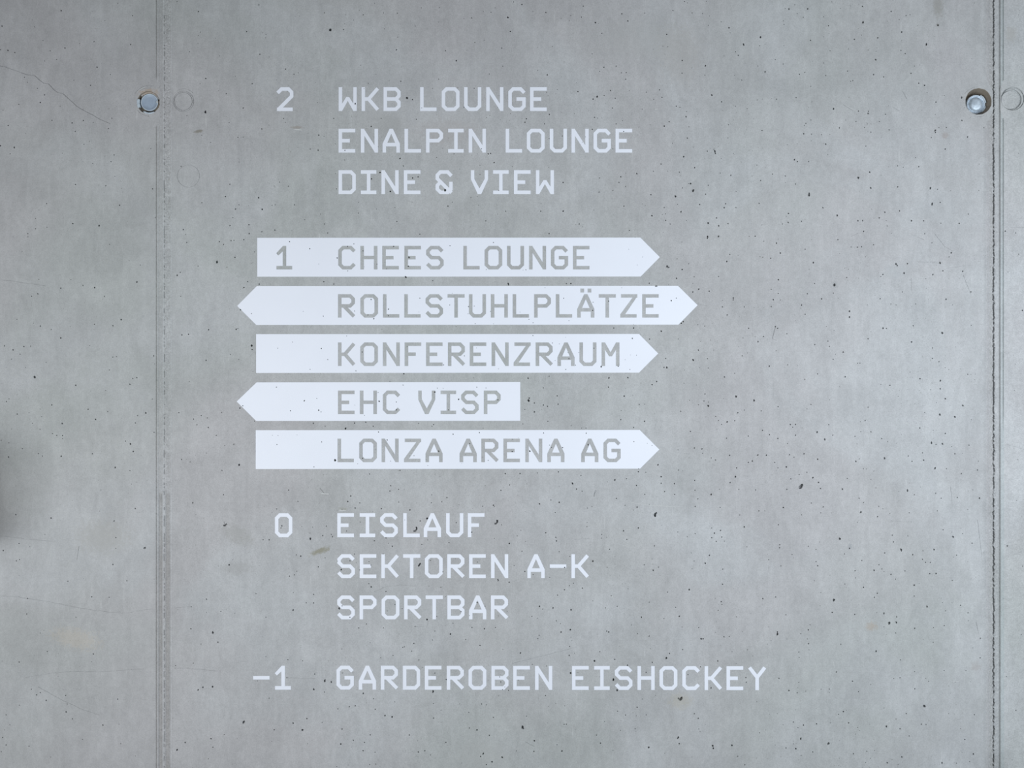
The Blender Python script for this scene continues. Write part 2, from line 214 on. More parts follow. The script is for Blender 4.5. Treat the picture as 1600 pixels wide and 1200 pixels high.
 (600, 700): "758 160 1.3;850 160 1.2;1090 149 1.3;785 231 1.1;731 264 1.1;1178 221 1.8;1203 256 1.1;1231 172 1.0;1443 199 1.4;1516 192 1.2;1590 148 1.4;1238 270 .9;393 310 1.4;361 336 1.2;297 342 1.0;617 364 1.0;684 358 1.3;690 365 .8;972 349 1.3;1095 340 1.4;1043 325 1.0;1582 370 1.5;706 454 1.5;735 480 .8;269 440 1.8;202 496 1.5;226 456 1.1;452 467 1.0;783 596 1.6;406 591 1.1;236 602 1.0;548 526 1.2;1011 530 1.3;1078 581 1.4;1074 558 1.1;1268 492 1.0;1497 517 1.2;1518 571 1.1;1360 540 1.0;1070 403 1.0;226 720 1.0;290 703 1.1;368 774 1.0;714 829 1.6;712 822 1.2;782 839 1.2;584 713 .9;880 771 1.2;932 791 1.0;813 735 .9;1129 746 1.4;1305 707 1.5;1395 745 1.0;1095 648 1.0;1410 633 1.0;862 645 1.0;1128 886 1.3;1240 876 1.1;1158 860 1.0;1085 920 1.0;1184 845 1.0;972 990 1.4;992 1007 1.2;1056 1000 1.6;1169 1011 1.6;924 1053 1.1;1077 1080 1.0;1103 1098 1.0;582 965 1.2;482 1023 1.0;269 1072 1.9;550 1122 1.2;415 1163 1.4;697 1122 1.2;194 1115 1.2;1405 1150 1.7;1392 1145 1.2;1107 1150 1.3;970 1170 1.1;1165 1136 1.6;1457 989 1.0;1385 1000 .9;690 565 .8;1525 880 .8;1300 365 .8;1420 925 1.3",
 (950, 600): "101 76 1.5;276 4 1.4;228 233 1.3;160 272 1.1;606 62 1.3;600 106 1.1;626 137 1.8;455 170 1.1;195 128 1.1;230 126 .9;565 130 1.0;515 297 1.2;800 78 2.0;913 102 2.0;1063 142 1.3;852 163 1.1;811 180 1.3;673 202 1.1;690 228 1.0;745 237 1.5;792 230 1.1;710 253 1.1;958 168 1.2;1268 128 1.2;966 290 1.5;1140 253 1.3;1172 253 1.4;1155 270 1.0;1172 320 1.4;1061 340 1.3;1010 316 1.1;877 326 1.1;741 339 1.2;1122 372 1.0;1307 300 1.8;1355 347 1.7;540 400 1.4;587 406 1.3;437 412 .9;592 433 1.0;936 444 1.5;990 445 1.5;902 482 1.5;877 490 1.4;760 446 1.3;672 475 1.1;645 462 1.0;1134 442 1.2;1163 457 1.0;1042 490 1.3;1115 518 1.8;1062 524 1.1;1225 436 1.4;1310 470 1.5;804 525 1.2;312 505 1.5;190 547 1.4;236 552 1.0;332 580 1.5;441 538 1.1;43 598 1.4;116 591 1.2;178 634 1.2;415 623 1.2;542 603 1.1;544 664 1.1;645 690 1.7;354 673 1.3;417 690 1.3;230 690 1.0;796 580 2.0;763 616 1.3;818 659 1.1;922 662 1.1;1143 593 1.2;1243 552 1.1;1195 566 1.0;1280 586 1.5;1316 615 1.6;1328 653 1.3;1206 640 3.6;1118 658 1.0;182 769 1.4;107 757 1.0;545 766 1.1;562 718 1.0;52 715 1.2;1096 772 1.6;943 793 1.2;980 793 1.0;823 819 1.2;1271 744 1.1;1345 768 1.3;701 772 1.0;294 818 3.0;302 806 1.8;190 900 1.3;852 893 1.5;703 915 1.3;665 932 1.3;648 960 1.2;711 957 1.4;677 984 1.3;728 982 1.0;648 900 1.0;545 935 1.0;436 925 1.0;98 915 1.2;118 971 1.2;868 1017 1.0;1065 880 1.1;1073 1005 1.2;1072 1024 1.1;634 1071 1.4;608 1120 1.5;717 1157 1.2;290 1012 1.2;9 1033 1.0;282 1164 1.3;315 1144 1.0;226 1130 .9;1005 1098 1.1;1080 1137 1.0;1151 1066 1.0;1252 1014 1.0;1300 1110 1.0;1311 1136 1.2;1210 818 1.0;1330 806 .9;496 955 .8",
 (1250, 600): "562 8 1.4;874 192 2.3;876 30 1.5;908 92 1.7;1017 135 1.8;968 205 2.3;908 309 1.5;748 275 1.4;822 368 1.9;890 374 1.8;850 377 1.2;1056 382 1.5;1120 92 .0;425 145 1.0;407 228 1.4;344 327 1.3;443 299 1.3;511 341 1.3;548 360 1.1;180 255 1.1;205 320 1.1;528 464 1.8;349 483 1.5;370 468 1.0;766 430 1.2;773 475 1.5;845 525 2.0;968 436 1.2;1109 538 1.4;1008 560 1.5;915 530 1.0;700 484 1.1;677 450 1.0;672 665 1.8;265 657 1.5;296 590 1.2;396 530 1.0;369 714 1.2;398 741 1.1;848 683 1.1;1122 714 1.6;983 709 1.2;380 800 1.9;484 829 1.3;858 793 1.2;683 805 1.1;715 692 1.0;492 765 .9;248 968 2.6;310 1028 1.4;894 911 1.2;957 955 2.0;576 945 1.2;674 950 .9;1075 995 1.2;632 1037 2.1;837 1035 1.6;704 1066 1.3;584 987 1.2;769 1043 1.1;979 1070 1.2;766 1096 1.2;785 1115 1.1;814 1115 1.0;387 1103 1.2;530 1056 1.3;52 1014 1.0;278 1062 1.1;463 1164 1.5;512 1156 1.2;493 1130 1.0;525 1172 1.1;344 1167 1.1;656 1168 1.0;850 1185 1.4;811 1186 1.2;100 1034 1.0;568 1190 1.2;1017 935 1.2;1265 275 2.4;1295 1012 1.6;1048 785 .9;882 714 1.2;1168 640 .0",
 (0, 900): "172 140 1.3;167 237 1.3;424 33 1.3;793 30 1.2;573 130 1.3;682 133 1.0;120 538 1.2;296 472 1.1;583 487 1.2;411 746 1.4;229 743 1.5;288 777 1.4;252 729 1.1;196 708 1.0;413 850 1.4;735 770 1.2;643 932 1.4;181 1064 1.4;38 1056 1.2;16 1010 1.0;38 868 1.0;28 962 .8;453 893 1.0;121 807 .9;516 1022 .8;8 1098 .9;316 1132 .8;62 930 .8;1330 354 1.8;1362 414 1.5;1193 333 1.3;1524 912 2.2;1520 918 1.6;1319 1017 1.5;1157 1041 1.4;1107 1087 1.9;1401 991 1.1;1331 1070 1.1;1290 147 1.2;1268 696 1.5;1238 712 1.5;1328 692 1.7;1097 560 1.1;1208 545 1.0;1082 918 1.0;1256 425 .8;1380 222 1.0;420 800 .8;755 1048 .7",
 (400, 900): "232 213 1.3;64 260 1.0;642 326 1.1;690 298 1.0;1214 363 1.3;1352 322 1.2;1400 434 1.3;1428 330 1.3;1497 320 1.3;995 317 1.2;1311 397 1.0;1102 400 .9;987 422 1.2;927 443 1.1;917 446 .9;973 470 1.0;856 497 .9;199 523 1.2;1018 525 1.1;291 530 .9;367 613 1.2;193 635 1.1;429 656 1.9;432 649 1.3;470 663 1.4;361 709 1.6;428 725 1.1;82 764 1.2;671 734 1.3;734 767 1.1;540 607 1.1;1107 720 2.0;1105 728 1.4;1189 647 1.3;1118 607 1.0;1523 631 1.1;1530 662 1.1;745 833 1.2;620 812 1.2;583 817 1.4;512 831 1.2;867 787 .8;1110 888 1.5;1109 798 .9;806 873 1.6;850 880 1.8;318 891 1.2;232 920 1.5;413 915 .8;538 957 1.2;290 962 2.2;714 993 1.3;958 994 1.3;608 1026 1.4;678 1040 1.2;1484 884 1.1;1334 950 1.1;1382 962 1.7;1440 805 1.0;1330 853 1.0;1187 1040 1.2;530 1050 1.5;669 1092 1.3;744 1101 1.2;1014 1100 1.2;1055 1093 1.2;1420 1111 1.7;1404 1128 1.3;1539 1133 1.6;1475 1162 1.8;1440 1179 1.3;748 1176 1.0;1458 996 1.3;1410 800 1.2;114 962 1.5;1578 715 1.2;588 260 1.1;1382 165 1.2",
 (800, 900): "1107 86 1.7;1316 52 1.4;438 76 1.0;327 87 1.0;173 189 1.4;192 207 1.0;256 202 1.6;369 211 1.5;124 255 1.1;305 350 1.3;168 375 1.1;162 392 1.0;590 345 1.1;605 352 1.5;360 333 1.4;360 441 1.1;809 257 1.2;857 164 .8;1046 252 1.6;1023 196 1.1;972 101 1.1;1308 161 1.3;1312 178 .9;1289 214 1.1;1568 142 1.3;1167 322 1.2;785 360 1.0;746 306 .8;857 376 1.0;1182 393 1.7;1194 393 1.5;1325 380 1.2;1358 378 1.0;950 266 1.0;1402 255 .9;549 473 1.2;357 497 1.2;515 531 1.8;642 521 1.3;722 558 1.4;53 481 1.2;965 513 1.9;985 484 1.1;877 540 1.5;1067 460 1.2;1286 531 1.3;838 602 1.1;367 607 1.9;634 648 2.2;657 715 1.9;210 747 1.2;127 553 1.0;217 563 1.0;1100 617 1.1;1462 635 1.2;1464 664 1.1;1244 700 1.3;1178 568 1.0;1054 768 3.2;1040 765 1.6;782 821 1.3;710 869 1.1;660 845 1.0;840 868 .9;91 876 .9;578 910 .9;1140 861 1.1;1164 890 1.3;65 947 2.3;72 953 1.7;140 1030 1.8;528 995 1.2;326 927 1.0;340 927 1.1;553 1045 1.2;137 1096 1.4;312 1094 1.6;1038 1010 2.0;1045 1048 1.4;854 1071 1.9;1254 1061 1.9;1258 1077 1.7;1374 1058 1.7;1176 974 .9;1547 980 .9;1411 1127 1.2;1124 1132 .8;770 955 1.0;775 970 .8;281 1055 .9;631 1090 .8;1455 1180 1.2;330 812 .9",
 (1200, 900): "412 150 2.7;401 227 1.3;542 240 1.3;112 243 1.1;597 71 1.3;683 108 1.3;665 133 1.1;547 12 1.0;797 20 1.1;1152 28 1.0;914 57 1.7;914 125 1.2;725 234 1.5;757 295 2.6;802 290 1.8;804 256 1.2;917 328 1.3;798 356 1.2;725 318 .9;994 192 1.8;1110 218 1.0;1203 183 1.3;1250 230 1.2;59 364 2.1;59 350 1.5;19 405 1.0;48 131 1.1;252 337 1.4;205 361 1.2;253 423 1.2;246 393 .9;193 476 1.2;195 510 .9;455 426 1.0;480 50 1.0;675 470 1.7;674 470 1.2;828 524 1.0;1032 414 1.0;1326 512 1.2;1327 390 1.1;1101 310 1.2;1034 323 1.0;68 640 1.2;428 600 1.3;528 657 1.4;193 665 1.0;383 707 1.2;383 728 1.0;131 716 1.3;182 730 1.2;236 720 1.0;566 723 1.0;787 641 1.0;825 636 1.2;918 705 1.2;916 598 1.0;1101 591 1.0;1237 592 1.0;1004 658 1.0;977 814 2.4;471 848 1.6;442 865 1.2;864 860 1.3;504 918 1.3;158 913 1.2;222 932 1.3;187 948 1.1;303 924 1.5;740 940 2.2;825 955 1.2;958 927 1.4;988 928 1.1;882 1000 1.2;560 946 .9;1290 867 1.2;205 1018 2.0;174 1079 1.7;113 1075 1.3;378 1047 2.2;534 1111 1.4;618 1096 1.1;280 1100 1.2;207 1122 .9;836 1131 1.4;746 1168 1.6;1087 1168 1.7;1231 1022 1.3;1284 1112 1.5;1178 1170 1.1;666 1091 .8;1260 1160 1.0;1490 628 1.1;1130 860 .7;725 825 .9;1550 840 1.1;445 1140 .8",
}
# pits that show in the arrow signs and letters, photo pixels
EXTRA = [(484,388.6,1.0),(543,385,1.1),(527,403,1.2),(634,433,2.0),(639,402,1.4),(638,416,1.3),(615,385,1.1),(567,392,1.1),(703,384,1.0),(771,379,1.0),(1003,411,.0),
 (506,440,1.2),(521.5,444,1.1),(676,438.5,1.0),(584,498,1.4),(580,468,1.2),(575,492,1.1),(607,483,1.1),(607,493.5,1.0),(656,466,1.1),(554,486,.9),(1026,447,1.4),
 (732,479,1.0),(741,478.3,.8),(833,504.4,1.0),(880.7,466,.9),(889,501,.9),(951,470.5,1.1),(794,443,1.6),(794.5,445,1.2),(892,443,1.6),(885,443,1.0),(926,485,1.2),(1014,442.5,1.0),
 (939.3,573,1.6),(966,572.5,1.2),(988,528.7,1.1),(889,560.5,1.1),(928,544,1.0),(502,544.5,1.2),(484.5,577,1.0),(631,584,1.4),(609,595.6,1.1),(566,550,1.0),(725.6,556,.9),(693,570,1.0),(884,577.3,.9),
 (990,512.5,1.4),(1033,517.5,1.6),(1064,506,1.5),(1067,502.5,1.0),(951.5,590.5,1.5),(825,591,1.3),(981,590,1.4),(858,588,1.0),(1026,595.5,1.2),(959,512.5,1.2),
 (475.5,626.2,1.3),(453.8,641.8,1.0),(498,641,1.3),(501.6,643.7,1.0),(432,605,1.0),(379.5,634,1.0),(375,637.8,1.1),(592.5,627,1.5),(619.3,628,1.1),(619.5,640.5,1.3),(679.4,612.7,1.7),(716.6,624,1.4),
 (700.8,640.5,1.1),(778,624.7,1.2),(745,605,.9),(540,669.5,1.7),(571.5,659.8,1.4),(583,666,1.1),(554,661,1.1),(508,666,1.0),(489.5,661.5,1.1),(677.5,663.5,1.2),(675,666,.9),(591.5,675,1.2),(523.8,719,2.0),
 (605,687.5,1.3),(566.5,716.2,1.2),(685.5,705,1.3),(647,712,.9),(708,678.5,1.0),(749,676,1.0),(432.8,694.5,1.0),(827.8,705,1.5),(879,699.5,1.2),(800.3,705.5,1.2),(861.7,699,1.1),(858.8,695.5,.8),(919,694.8,1.3),
 (990.5,690,1.1),(849.4,676.5,1.1),(916,677,1.1),(734,693,1.1),(704.5,720,.0),(824.8,738,0),(826,626,2.3),(827,622,1.4),(835,643.6,1.4),(820,639.8,1.1),(870.5,618.5,1.2),(849,606,1.2),(849,633,1.2),(855.5,635,1.1),
 (835,629.7,1.0),(872,631.5,1.1),(975,619,1.4),(1007,658,1.5),(1019,600.5,1.4),(1026,596,1.2),(999,632,1.1),(1007,631.5,.9),(950.5,605,1.0),(856,658.3,1.0),(970,655.7,1.1),(915.5,669,1.1),(990,668.7,1.2),
 (961,750,1.6),(1033,755,1.2),(1028,726.5,1.4),(858,695,.6),(460,320,1.2),(507,350,.9),(858,365,1.2),(983.5,360,1.1),(553,381,1.0),(512,364,1.1),(656,366,1.1),(430,320,1.0),(476,343,.9),
 (409,362,1.1),(390,364,1.3),(367,402,1.5),(361,376,1.3),(380.5,374.5,1.4),(389,365.5,1.3),(381,449.5,1.2),(387.5,440,1.2),(405,444,1.1),(393,490,.9),(560,333,1.1),(620,346,1.0),(700,322,1.2),(845,330,1.1),(936,300,1.0),
 (880,330,1.4),(905,350,1.1),(975,322,1.3),(1040,560,1.2),(1057,435,1.3),(759,345,1.1),(790,330,1.0),(1076,412,.9)]
PITS = []
def add_pit(x, y, r):
    if r < 0.5: return
    ax = random.uniform(0.8, 1.35) if r < 1.8 else random.uniform(1.0, 1.6)
    rr = r*0.80
    if r >= 1.8: rr = r*0.72
    PITS.append((blob(x, y, rr, ax, random.uniform(0.9, 2.2), 7 if r < 1.8 else 10, 0.2 if r < 1.8 else 0.3), 0.0011 + 0.0022*r, x, y, r))
for (ox, oy), txt in PIT_TILES.items():
    for e in txt.split(';'):
        u, v, r = (float(t) for t in e.split()); add_pit(ox+u/4, oy+v/4, r)
for e in EXTRA: add_pit(*e)
def near(x, y, dmin):
    return any(abs(p[2]-x) < dmin and abs(p[3]-y) < dmin for p in PITS)
# drop doubles where tiles overlap
_u = []
for p in PITS:
    if not any(abs(p[2]-q[2]) < 1.6 and abs(p[3]-q[3]) < 1.6 and not (p[4] > 1.9 or q[4] > 1.9) for q in _u): _u.append(p)
PITS = _u
# the pinholes too small to place one by one, denser to the right, and sparse ones over the wall around the frame
for _ in range(900):
    x = random.uniform(0, 1600)
    if random.random() > (0.3 if x < 400 else 0.65 if x < 700 else 1.0): continue
    y = random.uniform(0, 1200)
    if not near(x, y, 4): add_pit(x, y, random.uniform(0.5, 0.85))
for _ in range(700):
    x, y = random.uniform(-1030, 2840), random.uniform(-590, 2090)
    if -6 < x < 1606 and -6 < y < 1206: continue
    if not near(x, y, 5): add_pit(x, y, random.choice([.8, .9, 1.0, 1.1, 1.3, 1.6]))

CRACKS = [([(-60,92),(0,102),(16,107),(28,111),(40,116),(54,118),(62,125),(68,130),(76,131),(84,140),(90,144),(98,146),(108,155),(120,166),(130,172),(145,180),(160,188),(172,193)],1.6),
 ([(-40,433),(0,437),(20,439),(45,443),(72,447)],1.0),([(-80,930),(0,931),(28,932),(42,935),(70,939),(95,944),(120,949),(150,954),(190,958),(205,957)],1.1),
 ([(205,957),(225,953),(241,951.7)],0.8),([(274,950),(285,949),(298,947)],0.55),([(40,1059),(80,1052),(115,1049),(170,1049),(205,1046)],0.7),([(205,1046),(225,1045)],0.9),
 ([(273,1044),(290,1044),(325,1047),(345,1048.5)],1.0),([(450,1059),(475,1060),(492,1060.5)],0.7),([(60,1073),(95,1093),(125,1107),(155,1117)],0.55),([(0,837),(40,842),(85,846)],0.6),
 ([(1470,411),(1452,409.5),(1434,409)],1.3),([(1475,420),(1495,417),(1520,414)],0.9),([(1527,812),(1531,845),(1534,870)],0.6),([(1394,814.5),(1425,815)],0.7),
 ([(800,1037),(830,1029),(860,1022),(900,1011)],0.45),([(898,843),(910,842.5),(921,841)],1.4),([(931,766),(929,771),(928,776)],1.6),([(1212,509),(1209,518),(1207,530),(1213,531.5)],1.2),
 ([(1574,695),(1590,699),(1606,704)],1.2),([(1584,866),(1597,862)],1.1),([(123.5,853),(120,875)],0.6),([(585,925),(600,917.5),(625,914),(650,916)],0.45),([(650,979),(668,978),(669,970)],0.6),
 ([(821,1159),(828,1163),(835,1166)],0.8),([(1090,475),(1105,478)],0.6),([(396,410),(392,412)],1.0),([(1423,366),(1436,371),(1444,375)],1.2),([(1330,369),(1341,364)],1.0),([(1460,365),(1476,385),(1488,392)],0.6),
 ([(1410,143),(1417,155)],1.2),([(1317,163),(1333,173)],0.7),([(1396,168),(1406,174)],0.8),([(1485,760),(1488,790)],0.4),([(1424,435),(1424,455)],0.6),([(1505,430),(1513,450),(1517,459)],0.5),
 ([(500,763),(508,772),(515,771)],0.8),([(378,843.0),(386,841)],0.5),([(350,815),(353,822)],1.2),([(1574,355.5),(1600,355.5)],0.7),([(1574,482.5),(1592,482.5)],0.9),([(1525,972),(1529,990)],0.7)]
def arc(cx, cy, r, a0, a1, n=9): return [(cx+r*math.cos(math.radians(a0+(a1-a0)*i/n)), cy-r*math.sin(math.radians(a0+(a1-a0)*i/n))) for i in range(n+1)]
CRACKS += [(arc(232, 158.5, 24.5, 78, 150), 0.9), (arc(232, 158.5, 21.5, 80, 132), 0.7), (arc(232, 160, 20.8, 215, 262), 0.7), (arc(287, 158.3, 19.5, 40, 120), 0.4), (arc(1527, 159, 23, 100, 150), 0.6), (arc(1527, 160, 22.6, 268, 300), 0.6)]
SCRATCH = [(arc(232, 158.8, 23.0, 74, 146), 0.9), (arc(232, 160, 20.5, 268, 286), 0.6),
 ([(960,779),(985,785),(1020,790),(1050,791.5),(1085,793)],1.0),([(1304,667),(1318,669)],1.0),([(1410,658.5),(1423,664)],1.1),([(843,912),(866,925),(872,928)],0.6),([(501,771),(514,772)],2.0),
 ([(530,797),(541,798)],2.2),([(1300,982),(1304,1042)],0.0),([(1486,1065),(1499,1065)],1.0),([(785,1102),(792,1110)],0.6),([(1385,1130),(1391,1126)],1.6),([(955,1157),(966,1158)],0.0),
 ([(459,202),(472,203)],1.8),([(761,241),(764,243)],1.8),([(788,1140),(796,1141.5)],1.2),([(788,1140),(796,1141)],0.0),([(1302,1033),(1304,1043)],0.9),([(953,931),(958,933)],1.6),([(1300,1020),(1302,1034)],0.6),
 ([(224,18),(231,45),(243,75)],0.7),([(1040,505),(1041,515)],0.0),([(1318,163),(1340,174)],0.7),([(1023,171),(1028,170)],1.5),([(1395,1158),(1410,1159)],0.0),([(1375,1037),(1390,1037)],0.0),([(1424,434),(1423,452)],0.6),([(320,825),(330,826)],0.0)]

FEAT = [(p[0], p[1]) for p in PITS]
for pts, wd in CRACKS:
    FEAT.append((ribbon(densify(pts), wd*1.25), 0.0005 + 0.0003*wd))

for hk, wd in (([(777,812.5),(777,816),(775,818),(772.5,818.5)],2.6),([(651,824),(651.2,827),(649,829.5),(646,829.8)],2.6),([(657,880),(655,883),(653.5,885)],2.4),([(666,811),(669,809.5)],2.2)):
    FEAT.append((ribbon(hk, wd, False), 0.0055))
def circle(cx, cy, r, n=40, jit=0.0, ax=1.0):
    return [(cx + ax*(r+random.uniform(-jit, jit))*math.cos(2*math.pi*i/n), cy + (r+random.uniform(-jit, jit))*math.sin(2*math.pi*i/n)) for i in range(n)]

# ---------------------------------------------------------------- the wall: one cast concrete wall, three bays and two formwork joints
wall = empty('wall_back', (0, 0, -0.001)); setp(wall, kind='structure')
TOP, BOT = -601, 2101
L0, L1, C1, R0, R1 = -1036, 243, 270, 1535, 1569
NOT_L = [(L1, 122), (251, 142), (251, 178), (L1, 198)]           # joint gives way to the tie hole
NOT_R0 = [(R0, 112), (1551, 142), (1551, 175), (R0, 205)]
NOT_R1 = [(R1, 122), (1563, 138), (1563, 172), (R1, 188)]
HOLE_L = circle(232, 160, 17.6, 36, 0.5); HOLE_R = circle(1529, 158.5, 20.6, 40, 0.35)
HOLE_R = [(min(x, 1550.4), y) for x, y in HOLE_R]

def over_hole(p, h):
    hb = bbox(h); cx, cy, r = (hb[0]+hb[2])/2, (hb[1]+hb[3])/2, (hb[2]-hb[0])/2 + 1.0
    return any(math.hypot(x-cx, y-cy) < r for x, y in p)
def panel(name, outline, mat, holes=(), rings=()):
    ob = bbox(outline); polys = [outline]; kinds = [('base', 0)]
    inner = (ob[0]+0.3, ob[1]+0.3, ob[2]-0.3, ob[3]-0.3)
    def inside(b): return b[0] > inner[0] and b[2] < inner[2] and b[1] > inner[1] and b[3] < inner[3]
    for h in holes: polys.append(h); kinds.append(('hole', 0))
    for i_, (loop, d) in enumerate(rings): polys.append(loop); kinds.append(('ring', d, i_))
    for p, d in FEAT:
        b = bbox(p)
        if inside(b) and not any(over_hole(p, h) for h in holes): polys.append(p); kinds.append(('pit', d))
    cv, cf, cid = run_cdt(polys)
    tri, dep = [], []
    for f, ids in zip(cf, cid):
        ks = [kinds[i] for i in ids]; names = [k_[0] for k_ in ks]
        if 'base' not in names or 'hole' in names: continue
        d = 0.0
        if 'ring' in names: d = max((k_[2], k_[1]) for k_ in ks if k_[0] == 'ring')[1]
        if 'pit' in names: d = max([k_[1] for k_ in ks if k_[0] == 'pit'])
        tri.append(list(f)); dep.append(round(d, 5))
    vs_, idx, fs = [], {}, []
    def vid(i, d):
        key = (i, d)
        if key not in idx: idx[key] = len(vs_); vs_.append((X(cv[i].x), d, Z(-cv[i].y)))
        return idx[key]
    em = {}
    for f, d in zip(tri, dep):
        fs.append([vid(i, d) for i in f])
        for a, b in zip(f, f[1:]+f[:1]):
            em[(a, b)] = d
    for (a, b), d in em.items():
        o_ = em.get((b, a))
        if o_ is not None and d < o_:      # this side is nearer the camera: drop a wall to the deeper side
            fs.append([vid(b, d), vid(a, d), vid(a, o_), vid(b, o_)])
    return mesh_obj(name, vs_, fs, mat, wall)

panel('concrete_panel', [(L0, TOP), (L1, TOP)] + NOT_L + [(L1, BOT), (L0, BOT)], M_wall_l, [HOLE_L])
panel('concrete_panel', [(C1, TOP), (R0, TOP)] + NOT_R0 + [(R0, BOT), (C1, BOT)], M_wall, [HOLE_R],
      [(circle(286.9, 158.3, 16.4, 44, 0.3), 0.0008), (circle(286.7, 158.3, 15.6, 44, 0.2), 0.00005), (circle(286.5, 158.3, 14.3, 44, 0.3), 0.0010), (circle(286.4, 158.3, 13.5, 44, 0.25), 0.0001),
       (circle(294.5, 275, 17.6, 44, 0.1), 0.0006), (circle(294.5, 275, 17.1, 44, 0.1), 0.00004)])
panel('concrete_panel', [(R1, TOP), (2846, TOP), (2846, BOT), (R1, BOT)] + NOT_R1[::-1], M_wall_r, [],
      [(circle(1582.3, 154.3, 18.3, 44, 0.35), 0.0026), (circle(1581.7, 154.8, 16.9, 44, 0.2), 0.0003), (circle(1580.2, 155.4, 16.0, 44, 0.3), 0.0036), (circle(1578.7, 156.2, 14.1, 44, 0.2), 0.0004)])

# formwork joints: real relief, swept up the wall with ragged edges
def vnoise(x, seed):
    i = math.floor(x); f = x - i; f = f*f*(3-2*f)
    def h(n):
        v = math.sin((n + seed*57.31)*12.9898)*43758.5453; return v - math.floor(v)
    return h(i)*(1-f) + h(i+1)*f
def vn2(x, y, seed):
    def h(i, j):
        v = math.sin(i*127.1 + j*311.7 + seed*74.7)*43758.5453; return v - math.floor(v)
    i, j = math.floor(x), math.floor(y); f, g = x-i, y-j; f = f*f*(3-2*f); g = g*g*(3-2*g)
    return (h(i, j)*(1-f) + h(i+1, j)*f)*(1-g) + (h(i, j+1)*(1-f) + h(i+1, j+1)*f)*g
def bump(x, c, w_): t = abs(x-c)/w_; return 0.0 if t >= 1 else (1-t*t)**2
def band(x, a, b, s=0.7):
    def ss(t): t = min(1, max(0, t)); return t*t*(3-2*t)
    return ss((x-a)/s+0.5)*ss((b-x)/s+0.5)
def left_profile(x, y):                     # depth in mm, + = into the wall; and a tone that paints shade into the grooves
    n1 = vnoise(y/9, 1); n2 = vnoise(y/2.7, 2); n3 = vn2(x/2.2, y/5, 3); n4 = vn2(x/1.3, y/1.8, 4); n5 = vnoise(y/31, 11)
    low = min(1, max(0, (y-768)/5))
    near_ = 1.0 - min(1, max(0, (42 - abs(y-160))/14))          # ridges fade where the tie hole was patched
    d = 0; t = 1.0
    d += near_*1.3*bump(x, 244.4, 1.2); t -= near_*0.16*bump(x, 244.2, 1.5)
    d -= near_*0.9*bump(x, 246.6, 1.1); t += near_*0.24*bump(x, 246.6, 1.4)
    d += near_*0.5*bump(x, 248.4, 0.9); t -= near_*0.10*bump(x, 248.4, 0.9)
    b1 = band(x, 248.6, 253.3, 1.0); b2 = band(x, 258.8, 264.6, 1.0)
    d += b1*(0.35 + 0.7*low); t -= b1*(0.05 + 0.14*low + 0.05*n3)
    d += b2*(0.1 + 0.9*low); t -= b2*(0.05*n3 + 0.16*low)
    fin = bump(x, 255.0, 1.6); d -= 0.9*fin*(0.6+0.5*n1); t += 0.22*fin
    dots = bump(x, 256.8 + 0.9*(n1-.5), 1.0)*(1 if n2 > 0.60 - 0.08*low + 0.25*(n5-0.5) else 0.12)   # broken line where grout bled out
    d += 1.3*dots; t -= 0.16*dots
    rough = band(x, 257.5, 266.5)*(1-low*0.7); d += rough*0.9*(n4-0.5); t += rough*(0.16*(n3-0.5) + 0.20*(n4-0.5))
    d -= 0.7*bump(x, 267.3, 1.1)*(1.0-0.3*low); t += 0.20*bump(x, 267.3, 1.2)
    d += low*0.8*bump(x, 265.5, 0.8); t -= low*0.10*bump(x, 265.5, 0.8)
    t -= 0.05*bump(x, 269.2, 0.8)
    return d, t
def right_profile(x, y):  # tone paints shade into the gap and grooves here too
    n1 = vnoise(y/4.5, 5); n2 = vnoise(y/2.6, 6); n3 = vn2(x/1.5, y/2.0, 7); n4 = vnoise(y/60, 8); n5 = vn2(x/1.2, y/1.5, 9)
    low = min(1, max(0, (y-640)/60))
    d = 0; t = 1.0
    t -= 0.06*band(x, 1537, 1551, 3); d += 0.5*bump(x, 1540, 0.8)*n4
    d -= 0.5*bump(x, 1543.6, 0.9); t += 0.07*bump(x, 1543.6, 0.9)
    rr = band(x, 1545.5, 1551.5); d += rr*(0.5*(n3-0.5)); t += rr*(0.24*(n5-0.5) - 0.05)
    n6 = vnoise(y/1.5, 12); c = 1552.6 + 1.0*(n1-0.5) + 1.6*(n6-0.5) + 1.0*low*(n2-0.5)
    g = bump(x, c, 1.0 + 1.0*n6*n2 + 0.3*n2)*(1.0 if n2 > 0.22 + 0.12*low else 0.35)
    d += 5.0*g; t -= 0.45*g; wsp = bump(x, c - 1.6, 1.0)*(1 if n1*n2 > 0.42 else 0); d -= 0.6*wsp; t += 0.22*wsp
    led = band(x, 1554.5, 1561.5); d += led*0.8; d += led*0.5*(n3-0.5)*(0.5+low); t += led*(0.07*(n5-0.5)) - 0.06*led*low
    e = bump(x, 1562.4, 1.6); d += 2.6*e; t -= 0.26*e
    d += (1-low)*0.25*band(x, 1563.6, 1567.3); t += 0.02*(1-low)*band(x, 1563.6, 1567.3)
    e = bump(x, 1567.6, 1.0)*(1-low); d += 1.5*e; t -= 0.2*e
    return d, t
def notch(y, x0, nt, base):
    ys = [q[1] for q in nt]; xs = [q[0] for q in nt]
    if y <= ys[0] or y >= ys[3]: return base
    if y < ys[1]: return xs[0] + (xs[1]-xs[0])*(y-ys[0])/(ys[1]-ys[0])
    if y > ys[2]: return xs[2] + (xs[3]-xs[2])*(y-ys[2])/(ys[3]-ys[2])
    return xs[1]
